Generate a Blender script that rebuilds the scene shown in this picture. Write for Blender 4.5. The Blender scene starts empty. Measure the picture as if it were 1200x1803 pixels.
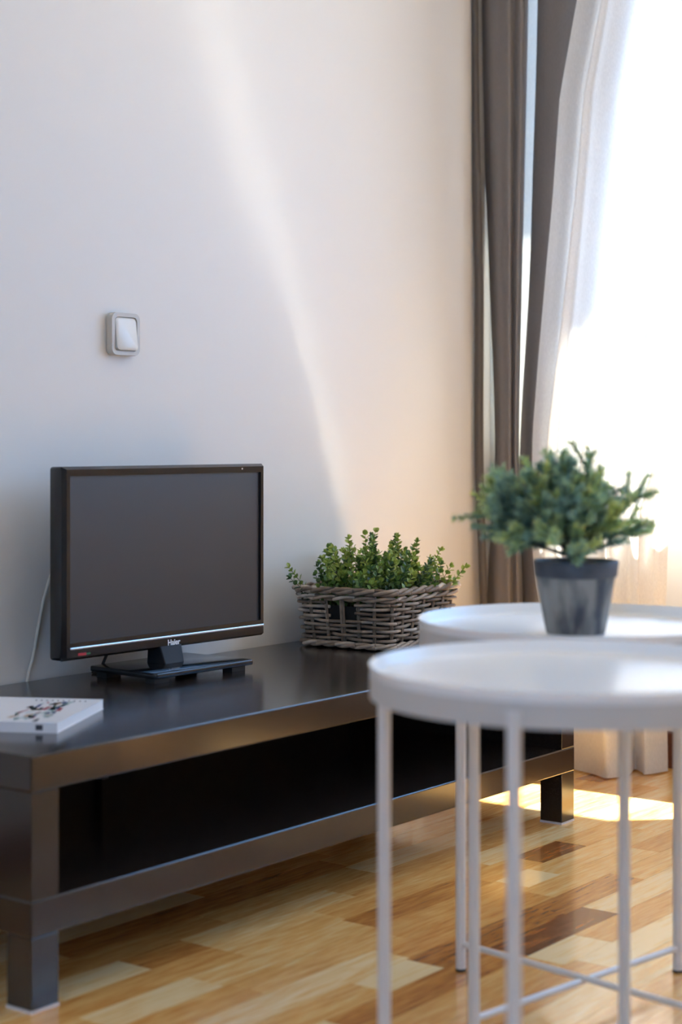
import bpy, bmesh, math, random
from mathutils import Vector, Matrix, noise

random.seed(7)
sc = bpy.context.scene
COL = sc.collection

# ------------------------------------------------------------------ camera
F_PX, IMG_W, IMG_H, HORIZON = 3024.7, 1200, 1803, 774.5
CAM = Vector((-1.607, -1.7369, 0.7797)); YAW = 0.9246
FW = Vector((math.sin(YAW), math.cos(YAW), 0)); RT = Vector((math.cos(YAW), -math.sin(YAW), 0))
cam_d = bpy.data.cameras.new('camera')
cam = bpy.data.objects.new('camera', cam_d); COL.objects.link(cam)
cam.location = CAM
cam.rotation_euler = (math.pi / 2, 0, -YAW)
cam_d.sensor_fit = 'VERTICAL'; cam_d.sensor_height = 36.0; cam_d.sensor_width = 24.0
cam_d.lens = F_PX / IMG_H * 36.0
cam_d.shift_y = -(IMG_H / 2 - HORIZON) / IMG_H
cam_d.clip_start = 0.02
cam_d.dof.use_dof = True
cam_d.dof.focus_distance = 3.35
cam_d.dof.aperture_fstop = 3.0
cam_d.dof.aperture_blades = 9
sc.camera = cam

# ------------------------------------------------------------------ sky, sun, exposure
world = bpy.data.worlds.new('sky'); sc.world = world
world.use_nodes = True
wn = world.node_tree; wn.nodes.clear()
bg = wn.nodes.new('ShaderNodeBackground'); wo = wn.nodes.new('ShaderNodeOutputWorld')
bg.inputs['Color'].default_value = (0.23, 0.50, 1.0, 1); bg.inputs['Strength'].default_value = 3.7
wn.links.new(bg.outputs[0], wo.inputs[0])

sun_d = bpy.data.lights.new('sun', 'SUN'); sun_d.energy = 33.0; sun_d.angle = math.radians(0.6)
sun_d.color = (1.0, 0.94, 0.84)
sun = bpy.data.objects.new('sun', sun_d); COL.objects.link(sun)
SUN_DIR = Vector((-0.29, 0.29, -0.69)).normalized()
sun.rotation_euler = SUN_DIR.to_track_quat('-Z', 'Y').to_euler()
sun.location = (6, -5, 9)

sc.view_settings.view_transform = 'Standard'
sc.view_settings.look = 'None'
sc.view_settings.gamma = 1.0
sc.view_settings.use_curve_mapping = False
sc.view_settings.exposure = 0.98
cy = sc.cycles
cy.use_denoising = True
cy.max_bounces = 12; cy.diffuse_bounces = 7; cy.glossy_bounces = 6; cy.transmission_bounces = 8
cy.transparent_max_bounces = 16
cy.caustics_reflective = True
cy.sample_clamp_indirect = 60.0
cy.blur_glossy = 0.0
cy.use_guiding = True; cy.use_surface_guiding = True

# ------------------------------------------------------------------ helpers
class MB:
    """collects vertices, faces and a per-vertex tone"""
    def __init__(s): s.v = []; s.f = []; s.t = []; s.m = []
    def add(s, vs, fs, tone=0.5, mi=0):
        b = len(s.v); s.v += [tuple(p) for p in vs]; s.t += [tone] * len(vs)
        s.f += [tuple(i + b for i in f) for f in fs]; s.m += [mi] * len(fs)
    def box(s, lo, hi, tone=0.5, mi=0):
        x0, y0, z0 = lo; x1, y1, z1 = hi
        s.add([(x0,y0,z0),(x1,y0,z0),(x1,y1,z0),(x0,y1,z0),(x0,y0,z1),(x1,y0,z1),(x1,y1,z1),(x0,y1,z1)],
              [(0,3,2,1),(4,5,6,7),(0,1,5,4),(1,2,6,5),(2,3,7,6),(3,0,4,7)], tone, mi)
    def tube(s, pts, rad, n=8, tone=0.5, cap=True, mi=0, flat=1.0):
        pts = [Vector(p) for p in pts]
        rads = rad if isinstance(rad, (list, tuple)) else [rad] * len(pts)
        vs = []; up = None
        for i, p in enumerate(pts):
            t = (pts[min(i + 1, len(pts) - 1)] - pts[max(i - 1, 0)]).normalized()
            if up is None:
                up = Vector((0, 0, 1)) if abs(t.z) < 0.9 else Vector((1, 0, 0))
            a = t.cross(up).normalized(); b = a.cross(t).normalized(); up = b
            for k in range(n):
                g = 2 * math.pi * k / n
                vs.append(p + (a * math.cos(g) + b * math.sin(g) * flat) * rads[i])
        fs = []
        for i in range(len(pts) - 1):
            for k in range(n):
                k2 = (k + 1) % n
                fs.append((i * n + k, i * n + k2, (i + 1) * n + k2, (i + 1) * n + k))
        if cap:
            fs.append(tuple(range(n))[::-1]); fs.append(tuple((len(pts) - 1) * n + k for k in range(n)))
        s.add(vs, fs, tone, mi)
    def lathe(s, prof, n=48, tone=0.5, mi=0, c=(0, 0)):
        vs = []
        for r, z in prof:
            for k in range(n):
                a = 2 * math.pi * k / n
                vs.append((c[0] + r * math.cos(a), c[1] + r * math.sin(a), z))
        fs = []
        for i in range(len(prof) - 1):
            for k in range(n):
                k2 = (k + 1) % n
                fs.append((i * n + k, i * n + k2, (i + 1) * n + k2, (i + 1) * n + k))
        s.add(vs, fs, tone, mi)
    def prism(s, poly, z0, z1, tone=0.5, mi=0):
        n = len(poly)
        s.add([(x, y, z0) for x, y in poly] + [(x, y, z1) for x, y in poly],
              [tuple(range(n))[::-1], tuple(range(n, 2 * n))] + [(i, (i + 1) % n, (i + 1) % n + n, i + n) for i in range(n)], tone, mi)
    def build(s, name, mat, parent=None, smooth=False, bevel=0, seg=2, xf=None):
        me = bpy.data.meshes.new(name)
        vs = s.v if xf is None else [tuple(xf @ Vector(p)) for p in s.v]
        me.from_pydata(vs, [], s.f)
        mats = mat if isinstance(mat, (list, tuple)) else [mat]
        for m in mats: me.materials.append(m)
        if len(mats) > 1: me.polygons.foreach_set('material_index', s.m)
        at = me.attributes.new('tone', 'FLOAT', 'POINT'); at.data.foreach_set('value', s.t)
        if bevel:
            bm = bmesh.new(); bm.from_mesh(me)
            es = [e for e in bm.edges if len(e.link_faces) == 2 and e.calc_face_angle(0) > 0.6]
            bmesh.ops.bevel(bm, geom=es, offset=bevel, segments=seg, profile=0.5, affect='EDGES', clamp_overlap=True)
            bm.to_mesh(me); bm.free()
        me.update()
        if smooth:
            me.polygons.foreach_set('use_smooth', [True] * len(me.polygons))
            if smooth != 'all': me.set_sharp_from_angle(angle=math.radians(40))
        o = bpy.data.objects.new(name, me); COL.objects.link(o)
        if parent is not None: o.parent = parent
        return o

def rrect(w, h, r, n=6, cx=0, cy_=0):
    P = []
    for sx, sy, a0 in ((1, 1, 0), (-1, 1, 90), (-1, -1, 180), (1, -1, 270)):
        for k in range(n + 1):
            a = math.radians(a0 + 90 * k / n)
            P.append((cx + sx * (w / 2 - r) + r * math.cos(a), cy_ + sy * (h / 2 - r) + r * math.sin(a)))
    return P

def thing(name, label, cat, loc=(0, 0, 0), rz=0, group=None):
    o = bpy.data.objects.new(name, None); COL.objects.link(o)
    o.empty_display_size = 0.1
    o.location = loc; o.rotation_euler = (0, 0, rz)
    o['label'] = label; o['category'] = cat
    if group: o['group'] = group
    return o
def tag(o, label, cat, group=None):
    o['label'] = label; o['category'] = cat
    if group: o['group'] = group
    return o
def struct(o, label=None, cat=None):
    o['kind'] = 'structure'
    if label: o['label'] = label
    if cat: o['category'] = cat
    return o

def catmull(P, n):
    """smooth polyline through P (lists of floats), n samples per span"""
    out = []; P = [Vector(p) for p in P]
    for i in range(len(P) - 1):
        p0 = P[max(i - 1, 0)]; p1 = P[i]; p2 = P[i + 1]; p3 = P[min(i + 2, len(P) - 1)]
        for k in range(n):
            t = k / n
            out.append(0.5 * ((2 * p1) + (p2 - p0) * t + (2 * p0 - 5 * p1 + 4 * p2 - p3) * t * t + (3 * p1 - p0 - 3 * p2 + p3) * t ** 3))
    out.append(P[-1]); return out

def keyed(keys, z):
    """piecewise smooth interpolation of (z, value) keys sorted by z"""
    if z <= keys[0][0]: return keys[0][1]
    for (a, va), (b, vb) in zip(keys, keys[1:]):
        if z <= b:
            t = (z - a) / (b - a); return va + (vb - va) * t
    return keys[-1][1]

# ------------------------------------------------------------------ materials
def mat(name, col, rough=0.5, metal=0.0, spec=0.5, coat=0.0, coat_r=0.1, bump=None, var=None, ior=1.5):
    m = bpy.data.materials.new(name); m.use_nodes = True
    nt = m.node_tree; p = nt.nodes['Principled BSDF']
    p.inputs['Base Color'].default_value = (*col, 1)
    p.inputs['Roughness'].default_value = rough; p.inputs['Metallic'].default_value = metal
    p.inputs['Specular IOR Level'].default_value = spec; p.inputs['IOR'].default_value = ior
    p.inputs['Coat Weight'].default_value = coat; p.inputs['Coat Roughness'].default_value = coat_r
    tc = None
    if bump or var:
        tc = nt.nodes.new('ShaderNodeTexCoord'); mp = nt.nodes.new('ShaderNodeMapping')
        nt.links.new(tc.outputs['Object'], mp.inputs[0])
    if bump:
        scale, stren, dist, stretch = bump
        n = nt.nodes.new('ShaderNodeTexNoise'); n.inputs['Scale'].default_value = scale; n.inputs['Detail'].default_value = 4
        mp.inputs['Scale'].default_value = stretch
        b = nt.nodes.new('ShaderNodeBump'); b.inputs['Strength'].default_value = stren; b.inputs['Distance'].default_value = dist
        nt.links.new(mp.outputs[0], n.inputs['Vector']); nt.links.new(n.outputs[0], b.inputs['Height'])
        nt.links.new(b.outputs[0], p.inputs['Normal'])
    if var:
        scale, col2, lo, hi, stretch = var
        mp2 = nt.nodes.new('ShaderNodeMapping'); mp2.inputs['Scale'].default_value = stretch
        nt.links.new(tc.outputs['Object'], mp2.inputs[0])
        n2 = nt.nodes.new('ShaderNodeTexNoise'); n2.inputs['Scale'].default_value = scale; n2.inputs['Detail'].default_value = 6
        r = nt.nodes.new('ShaderNodeValToRGB')
        r.color_ramp.elements[0].position = lo; r.color_ramp.elements[1].position = hi
        r.color_ramp.elements[0].color = (*col, 1); r.color_ramp.elements[1].color = (*col2, 1)
        nt.links.new(mp2.outputs[0], n2.inputs['Vector']); nt.links.new(n2.outputs[0], r.inputs[0])
        nt.links.new(r.outputs[0], p.inputs['Base Color'])
    return m

def ramp_node(nt, stops):
    r = nt.nodes.new('ShaderNodeValToRGB'); cr = r.color_ramp
    while len(cr.elements) < len(stops): cr.elements.new(0.5)
    for e, (pos, c) in zip(cr.elements, stops): e.position = pos; e.color = (*c, 1)
    return r

def tone_mat(name, stops, rough=0.5, spec=0.5, transl=0.0, noise_s=None):
    """colour picked from a ramp by the mesh's per-vertex tone"""
    m = bpy.data.materials.new(name); m.use_nodes = True
    nt = m.node_tree; p = nt.nodes['Principled BSDF']
    a = nt.nodes.new('ShaderNodeAttribute'); a.attribute_name = 'tone'
    r = ramp_node(nt, stops)
    src = a.outputs['Fac']
    if noise_s:
        tc = nt.nodes.new('ShaderNodeTexCoord'); n = nt.nodes.new('ShaderNodeTexNoise')
        n.inputs['Scale'].default_value = noise_s; n.inputs['Detail'].default_value = 5
        nt.links.new(tc.outputs['Object'], n.inputs['Vector'])
        mm = nt.nodes.new('ShaderNodeMath'); mm.operation = 'MULTIPLY_ADD'
        mm.inputs[1].default_value = 0.5; nt.links.new(n.outputs[0], mm.inputs[0])
        sub = nt.nodes.new('ShaderNodeMath'); sub.operation = 'SUBTRACT'; sub.inputs[1].default_value = 0.25
        nt.links.new(src, mm.inputs[2]); nt.links.new(mm.outputs[0], sub.inputs[0]); src = sub.outputs[0]
    nt.links.new(src, r.inputs[0]); nt.links.new(r.outputs[0], p.inputs['Base Color'])
    p.inputs['Roughness'].default_value = rough; p.inputs['Specular IOR Level'].default_value = spec
    if transl:
        t = nt.nodes.new('ShaderNodeBsdfTranslucent'); nt.links.new(r.outputs[0], t.inputs['Color'])
        mx = nt.nodes.new('ShaderNodeMixShader'); mx.inputs[0].default_value = transl
        nt.links.new(p.outputs[0], mx.inputs[1]); nt.links.new(t.outputs[0], mx.inputs[2])
        nt.links.new(mx.outputs[0], nt.nodes['Material Output'].inputs[0])
    return m

def cloth_mat(name, col, transl, transp, weave=900, bump=0.15):
    m = bpy.data.materials.new(name); m.use_nodes = True
    nt = m.node_tree; nt.nodes.clear()
    out = nt.nodes.new('ShaderNodeOutputMaterial')
    d = nt.nodes.new('ShaderNodeBsdfDiffuse'); t = nt.nodes.new('ShaderNodeBsdfTranslucent'); tr = nt.nodes.new('ShaderNodeBsdfTransparent')
    tc = nt.nodes.new('ShaderNodeTexCoord'); mp = nt.nodes.new('ShaderNodeMapping'); mp.inputs['Scale'].default_value = (1, 1, 0.12)
    n = nt.nodes.new('ShaderNodeTexNoise'); n.inputs['Scale'].default_value = weave; n.inputs['Detail'].default_value = 3
    nt.links.new(tc.outputs['Object'], mp.inputs[0]); nt.links.new(mp.outputs[0], n.inputs['Vector'])
    r = ramp_node(nt, [(0.3, tuple(c * 0.86 for c in col)), (0.7, col)])
    nt.links.new(n.outputs[0], r.inputs[0])
    b = nt.nodes.new('ShaderNodeBump'); b.inputs['Strength'].default_value = bump; b.inputs['Distance'].default_value = 0.002
    nt.links.new(n.outputs[0], b.inputs['Height'])
    for s in (d, t):
        nt.links.new(r.outputs[0], s.inputs['Color']); nt.links.new(b.outputs[0], s.inputs['Normal'])
    mx = nt.nodes.new('ShaderNodeMixShader'); mx.inputs[0].default_value = transl
    nt.links.new(d.outputs[0], mx.inputs[1]); nt.links.new(t.outputs[0], mx.inputs[2])
    res = mx
    if transp:
        m2 = nt.nodes.new('ShaderNodeMixShader'); m2.inputs[0].default_value = transp
        nt.links.new(mx.outputs[0], m2.inputs[1]); nt.links.new(tr.outputs[0], m2.inputs[2]); res = m2
    nt.links.new(res.outputs[0], out.inputs[0])
    return m

def wood_mat(name, from_attr):
    """varnished hardwood strip; the tone of each strip comes from its object colour or from the mesh"""
    m = bpy.data.materials.new(name); m.use_nodes = True
    nt = m.node_tree; p = nt.nodes['Principled BSDF']
    tc = nt.nodes.new('ShaderNodeTexCoord'); geo = nt.nodes.new('ShaderNodeNewGeometry')
    if from_attr:
        a = nt.nodes.new('ShaderNodeAttribute'); a.attribute_name = 'tone'; tone = a.outputs['Fac']
    else:
        oi = nt.nodes.new('ShaderNodeObjectInfo'); sep = nt.nodes.new('ShaderNodeSeparateColor')
        nt.links.new(oi.outputs['Color'], sep.inputs[0]); tone = sep.outputs[0]
    off = nt.nodes.new('ShaderNodeCombineXYZ')
    mul = nt.nodes.new('ShaderNodeMath'); mul.operation = 'MULTIPLY'; mul.inputs[1].default_value = 37.0
    nt.links.new(tone, mul.inputs[0]); nt.links.new(mul.outputs[0], off.inputs[2])
    add = nt.nodes.new('ShaderNodeVectorMath'); add.operation = 'ADD'
    nt.links.new(geo.outputs['Position'], add.inputs[0]); nt.links.new(off.outputs[0], add.inputs[1])
    mp = nt.nodes.new('ShaderNodeMapping'); mp.inputs['Scale'].default_value = (4, 42, 1)
    nt.links.new(add.outputs[0], mp.inputs[0])
    n = nt.nodes.new('ShaderNodeTexNoise'); n.inputs['Scale'].default_value = 1.6; n.inputs['Detail'].default_value = 6
    n.inputs['Distortion'].default_value = 0.6; n.inputs['Roughness'].default_value = 0.6
    nt.links.new(mp.outputs[0], n.inputs['Vector'])
    mp2 = nt.nodes.new('ShaderNodeMapping'); mp2.inputs['Scale'].default_value = (18, 260, 1)
    nt.links.new(add.outputs[0], mp2.inputs[0])
    n2 = nt.nodes.new('ShaderNodeTexNoise'); n2.inputs['Scale'].default_value = 1.0; n2.inputs['Detail'].default_value = 4
    nt.links.new(mp2.outputs[0], n2.inputs['Vector'])
    # tone + grain
    g1 = nt.nodes.new('ShaderNodeMath'); g1.operation = 'MULTIPLY_ADD'; g1.inputs[1].default_value = 0.75
    s1 = nt.nodes.new('ShaderNodeMath'); s1.operation = 'SUBTRACT'; s1.inputs[1].default_value = 0.600
    nt.links.new(n.outputs[0], g1.inputs[0]); nt.links.new(tone, g1.inputs[2]); nt.links.new(g1.outputs[0], s1.inputs[0])
    g2 = nt.nodes.new('ShaderNodeMath'); g2.operation = 'MULTIPLY_ADD'; g2.inputs[1].default_value = 0.50
    nt.links.new(n2.outputs[0], g2.inputs[0]); nt.links.new(s1.outputs[0], g2.inputs[2])
    r = ramp_node(nt, [(0.0, (0.095, 0.028, 0.008)), (0.25, (0.31, 0.105, 0.025)), (0.5, (0.66, 0.28, 0.066)),
                       (0.75, (0.86, 0.49, 0.155)), (1.0, (0.95, 0.72, 0.38))])
    nt.links.new(g2.outputs[0], r.inputs[0]); nt.links.new(r.outputs[0], p.inputs['Base Color'])
    p.inputs['Roughness'].default_value = 0.22; p.inputs['Specular IOR Level'].default_value = 0.75
    p.inputs['Coat Weight'].default_value = 0.55; p.inputs['Coat Roughness'].default_value = 0.10
    b = nt.nodes.new('ShaderNodeBump'); b.inputs['Strength'].default_value = 0.035; b.inputs['Distance'].default_value = 0.002
    nt.links.new(n.outputs[0], b.inputs['Height']); nt.links.new(b.outputs[0], p.inputs['Normal'])
    return m

def glass_mat(name):
    m = bpy.data.materials.new(name); m.use_nodes = True
    nt = m.node_tree; nt.nodes.clear(); out = nt.nodes.new('ShaderNodeOutputMaterial')
    tr = nt.nodes.new('ShaderNodeBsdfTransparent'); tr.inputs[0].default_value = (0.95, 0.97, 0.96, 1)
    gl = nt.nodes.new('ShaderNodeBsdfGlossy'); gl.inputs['Roughness'].default_value = 0.02
    lw = nt.nodes.new('ShaderNodeLayerWeight'); pw = nt.nodes.new('ShaderNodeMath'); pw.operation = 'POWER'; pw.inputs[1].default_value = 5.0
    ma = nt.nodes.new('ShaderNodeMath'); ma.operation = 'MULTIPLY_ADD'; ma.inputs[1].default_value = 0.8; ma.inputs[2].default_value = 0.04
    nt.links.new(lw.outputs['Facing'], pw.inputs[0]); nt.links.new(pw.outputs[0], ma.inputs[0])
    mx = nt.nodes.new('ShaderNodeMixShader')
    nt.links.new(ma.outputs[0], mx.inputs[0]); nt.links.new(tr.outputs[0], mx.inputs[1]); nt.links.new(gl.outputs[0], mx.inputs[2])
    nt.links.new(mx.outputs[0], out.inputs[0])
    return m

M = {}
M['wall'] = mat('white_wallpaper', (0.755, 0.735, 0.705), 0.75, spec=0.2, bump=(420, 0.10, 0.001, (1, 1, 0.35)))
M['ceiling'] = mat('ceiling_paint', (0.84, 0.83, 0.81), 0.8, spec=0.2)
M['plank'] = wood_mat('varnished_hardwood', False)
M['plank_rest'] = wood_mat('varnished_hardwood_field', True)
M['subfloor'] = mat('dark_subfloor', (0.05, 0.03, 0.02), 0.8)
M['baseboard'] = mat('dark_red_wood', (0.10, 0.030, 0.016), 0.3, var=(3, (0.16, 0.05, 0.025), 0.35, 0.7, (3, 3, 60)))
M['frame'] = mat('white_window_frame', (0.82, 0.82, 0.80), 0.35)
M['sill'] = mat('white_stone_sill', (0.8, 0.79, 0.77), 0.3)
M['glass'] = glass_mat('window_glass')
M['steel'] = mat('satin_steel', (0.6, 0.6, 0.6), 0.3, 1.0)
M['concrete'] = mat('pale_concrete', (0.5, 0.48, 0.45), 0.85)
M['street'] = mat('sandy_paving', (0.30, 0.27, 0.23), 0.9)
M['bench'] = mat('black_brown_foil', (0.018, 0.013, 0.011), 0.17, spec=0.6, coat=0.12, coat_r=0.13, bump=(60, 0.05, 0.0006, (1, 14, 14)),
                 var=(40, (0.028, 0.019, 0.015), 0.35, 0.7, (1, 14, 14)))
M['hardboard'] = mat('black_hardboard', (0.024, 0.021, 0.019), 0.6, spec=0.3)
M['pad'] = mat('grey_white_plastic', (0.62, 0.60, 0.60), 0.5)
M['tv_gloss'] = mat('black_gloss_plastic', (0.006, 0.006, 0.008), 0.10, spec=0.5)
M['tv_screen'] = mat('matte_black_panel', (0.022, 0.019, 0.018), 0.42, spec=0.7)
M['tv_back'] = mat('black_matte_plastic', (0.008, 0.008, 0.010), 0.5, spec=0.2)
M['silver'] = mat('silver_trim', (0.75, 0.76, 0.82), 0.25, 1.0)
M['print_white'] = mat('white_print', (0.85, 0.85, 0.87), 0.4)
M['red'] = mat('red_print', (0.55, 0.03, 0.04), 0.4)
M['green'] = mat('green_print', (0.03, 0.16, 0.06), 0.4)
M['rubber'] = mat('black_rubber', (0.01, 0.01, 0.01), 0.6)
M['cable_white'] = mat('ivory_cable', (0.62, 0.59, 0.53), 0.45)
M['switch_frame'] = mat('beige_plastic', (0.55, 0.50, 0.43), 0.4)
M['switch_key'] = mat('ivory_plastic', (0.72, 0.70, 0.65), 0.25)
M['tray'] = mat('grey_white_powder_coat', (0.90, 0.90, 0.89), 0.25, spec=0.5)
M['table_leg'] = mat('grey_white_coated_steel', (0.68, 0.665, 0.65), 0.32, spec=0.5)
M['table_ring'] = mat('shaded_coated_steel', (0.56, 0.54, 0.51), 0.4, spec=0.4)  # leg coating made darker and warmer; apron shade put into the colour
M['paper'] = mat('white_paper', (0.82, 0.82, 0.83), 0.55)
M['cover'] = mat('white_gloss_card', (0.80, 0.80, 0.82), 0.3)
M['ink'] = mat('dark_ink', (0.04, 0.04, 0.05), 0.5)
M['ink_red'] = mat('crimson_ink', (0.36, 0.03, 0.05), 0.5)
M['ink_blue'] = mat('navy_ink', (0.05, 0.08, 0.25), 0.5)
M['ink_teal'] = mat('grey_teal_ink', (0.28, 0.42, 0.42), 0.5)
M['ink_tan'] = mat('tan_ink', (0.55, 0.38, 0.24), 0.5)
M['wicker'] = tone_mat('grey_brown_wicker', [(0.0, (0.05, 0.028, 0.017)), (0.45, (0.21, 0.145, 0.097)), (0.8, (0.44, 0.34, 0.255)), (1.0, (0.64, 0.54, 0.44))], 0.5, 0.4, noise_s=70)
M['basket_in'] = mat('dark_basket_lining', (0.015, 0.010, 0.007), 0.9)
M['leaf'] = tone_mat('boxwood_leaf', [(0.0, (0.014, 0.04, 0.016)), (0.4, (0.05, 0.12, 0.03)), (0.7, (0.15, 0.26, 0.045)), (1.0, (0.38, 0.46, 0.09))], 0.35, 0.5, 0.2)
M['stem'] = mat('brown_green_stem', (0.07, 0.06, 0.025), 0.6)
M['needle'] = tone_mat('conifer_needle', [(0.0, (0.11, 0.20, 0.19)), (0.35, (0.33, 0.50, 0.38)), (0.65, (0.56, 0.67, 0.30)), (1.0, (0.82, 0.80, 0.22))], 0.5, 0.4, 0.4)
M['bark'] = mat('dark_bark', (0.03, 0.02, 0.012), 0.8)
M['pot'] = mat('weathered_grey_zinc', (0.050, 0.055, 0.068), 0.55, spec=0.4, bump=(30, 0.2, 0.002, (1, 1, 0.3)),
               var=(22, (0.27, 0.255, 0.23), 0.36, 0.56, (1.8, 1.8, 0.4)))
M['pot_collar'] = mat('dark_grey_zinc', (0.045, 0.052, 0.068), 0.5, spec=0.4, var=(25, (0.09, 0.095, 0.105), 0.4, 0.65, (1, 1, 1)))
M['soil'] = mat('dark_soil', (0.02, 0.014, 0.01), 0.9)
M['grey_cloth'] = cloth_mat('taupe_grey_linen', (0.27, 0.245, 0.235), 0.12, 0.0)
M['hem_cloth'] = cloth_mat('dark_hem_tape', (0.16, 0.145, 0.135), 0.05, 0.0)
M['slit_backing'] = cloth_mat('white_slit_backing', (0.80, 0.80, 0.78), 0.55, 0.0)  # for the added sheet that brightens the slits between the folds
M['sheer'] = cloth_mat('white_voile', (0.90, 0.89, 0.88), 0.33, 0.05, bump=0.05)

# ------------------------------------------------------------------ room
WX, WY, XL, YF, CEIL = 2.13, 0.565, -3.0, -3.7, 2.55
WOUT = 0.25

def wall_with_hole(name, axis, pos, out, u0, u1, z1, hole):
    mb = MB()
    def bx(a0, a1, b0, b1):
        lo, hi = (min(pos, out), max(pos, out))
        if axis == 'x': mb.box((lo, a0, b0), (hi, a1, b1))
        else: mb.box((a0, lo, b0), (a1, hi, b1))
    if hole is None: bx(u0, u1, 0, z1)
    else:
        h0, h1, k0, k1 = hole
        bx(u0, h0, 0, z1); bx(h1, u1, 0, z1); bx(h0, h1, 0, k0); bx(h0, h1, k1, z1)
    return struct(mb.build(name, M['wall']))

W1 = (-2.70, 0.555, 0.80, 2.36)      # right window, y0 y1 z0 z1
W2 = (-2.6, -1.0, 0.80, 2.2)        # unseen window behind the camera, added for bluish fill light
wall_with_hole('wall_back', 'y', WY, WY + WOUT, XL - WOUT, WX + WOUT, CEIL, None)
wall_with_hole('wall_right', 'x', WX, WX + WOUT, YF, WY, CEIL, W1)
wall_with_hole('wall_left', 'x', XL, XL - WOUT, YF, WY, CEIL, W2)
wall_with_hole('wall_front', 'y', YF, YF - WOUT, XL - WOUT, WX + WOUT, CEIL, None)
mb = MB(); mb.box((XL - WOUT, YF - WOUT, CEIL), (WX + WOUT, WY + WOUT, CEIL + 0.2)); struct(mb.build('ceiling', M['ceiling']))
mb = MB(); mb.box((WX + WOUT, YF - 1, 2.62), (WX + WOUT + 0.26, WY + 1.0, 2.78)); struct(mb.build('added_ledge', M['concrete']), 'unseen pale concrete ledge added outside to shade the upper window')  # ledge added out of view to cut the near edge of the sun patch
mb = MB(); mb.box((-40, -40, -6.2), (60, 40, -6.0)); struct(mb.build('ground', M['street']))

def baseboard(name, lo, hi):
    mb = MB(); mb.box(lo, hi); return struct(mb.build(name, M['baseboard'], bevel=0.003))
baseboard('baseboard_right', (WX - 0.014, YF, 0), (WX, WY, 0.088))
baseboard('baseboard_back', (XL, WY - 0.013, 0), (WX - 0.014, WY, 0.088))
baseboard('baseboard_left', (XL, YF, 0), (XL + 0.014, WY - 0.013, 0.088))
baseboard('baseboard_front', (XL + 0.014, YF, 0), (WX - 0.014, YF + 0.014, 0.088))

def window(name, x, sgn, hole, mull, label):
    """casement window in an x wall; sgn = +1 when outside is towards +x"""
    y0, y1, z0, z1 = hole
    root = bpy.data.objects.new(name, None); COL.objects.link(root); struct(root, label)
    xf = x + sgn * 0.07
    a, b = sorted((xf - 0.035, xf + 0.035))
    mb = MB(); t = 0.045
    mb.box((a, y0, z0), (b, y1, z0 + t)); mb.box((a, y0, z1 - t), (b, y1, z1))
    mb.box((a, y0, z0 + t), (b, y0 + t, z1 - t)); mb.box((a, y1 - t, z0 + t), (b, y1, z1 - t))
    mb.build('window_frame', M['frame'], root, bevel=0.004)
    edges = [y0 + t] + [e for m_ in sorted(mull) for e in (m_ - 0.012, m_ + 0.012)] + [y1 - t]
    spans = list(zip(edges[::2], edges[1::2]))
    a2, b2 = sorted((xf - 0.028 - sgn * 0.012, xf + 0.028 - sgn * 0.012))
    for m_ in mull:
        mbm = MB(); mbm.box((a, m_ - 0.012, z0 + t), (b, m_ + 0.012, z1 - t)); mbm.build('mullion', M['frame'], root)
    for s0, s1 in spans:
        w = 0.048; q0, q1 = z0 + t, z1 - t
        mb = MB()
        mb.box((a2, s0, q0), (b2, s1, q0 + w)); mb.box((a2, s0, q1 - w), (b2, s1, q1))
        mb.box((a2, s0, q0 + w), (b2, s0 + w, q1 - w)); mb.box((a2, s1 - w, q0 + w), (b2, s1, q1 - w))
        sash = mb.build('sash', M['frame'], root, bevel=0.005)
        g = MB(); g.box((xf - 0.003, s0 + w - 0.005, q0 + w - 0.005), (xf + 0.003, s1 - w + 0.005, q1 - w + 0.005))
        g.build('pane', M['glass'], sash)
        if s0 == spans[1][0]:
            h = MB(); hx = a2 - 0.03 if sgn > 0 else b2 + 0.03
            h.tube([((a2 if sgn > 0 else b2), s0 + 0.024, 1.35), (hx, s0 + 0.024, 1.35), (hx, s0 + 0.024, 1.24)], 0.008, 8)
            h.build('window_handle', M['steel'], sash, smooth=True)
    mb = MB(); c0, c1 = sorted((x - sgn * 0.03, xf - sgn * 0.04)); mb.box((c0, y0 - 0.02, z0 - 0.025), (c1, y1 + 0.02, z0 + 0.004))
    mb.build('window_sill', M['sill'], root, bevel=0.004)
    return root
window('window_1', WX, 1, W1, (-0.80, -1.75), 'white casement window behind the curtains')
window('fill_window', XL, -1, W2, (-1.85,), 'unseen white casement window added behind the viewer for fill light')

# floor: hardwood strips laid parallel to the bench
mb = MB(); mb.box((XL, YF, -0.12), (WX, WY, -0.012)); floor = struct(mb.build('floor', M['subfloor']))
PW = 0.068; Y0 = -0.127
def in_view(x, y):
    d = Vector((x, y, 0)) - CAM; dep = d.dot(FW)
    if dep < 0.3: return False
    px = 600 + F_PX * d.dot(RT) / dep; py = HORIZON + F_PX * CAM.z / dep
    return -60 < px < 1260 and 1180 < py < 1900
PLANKS = []   # x0, x1, y0, y1, tone
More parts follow.
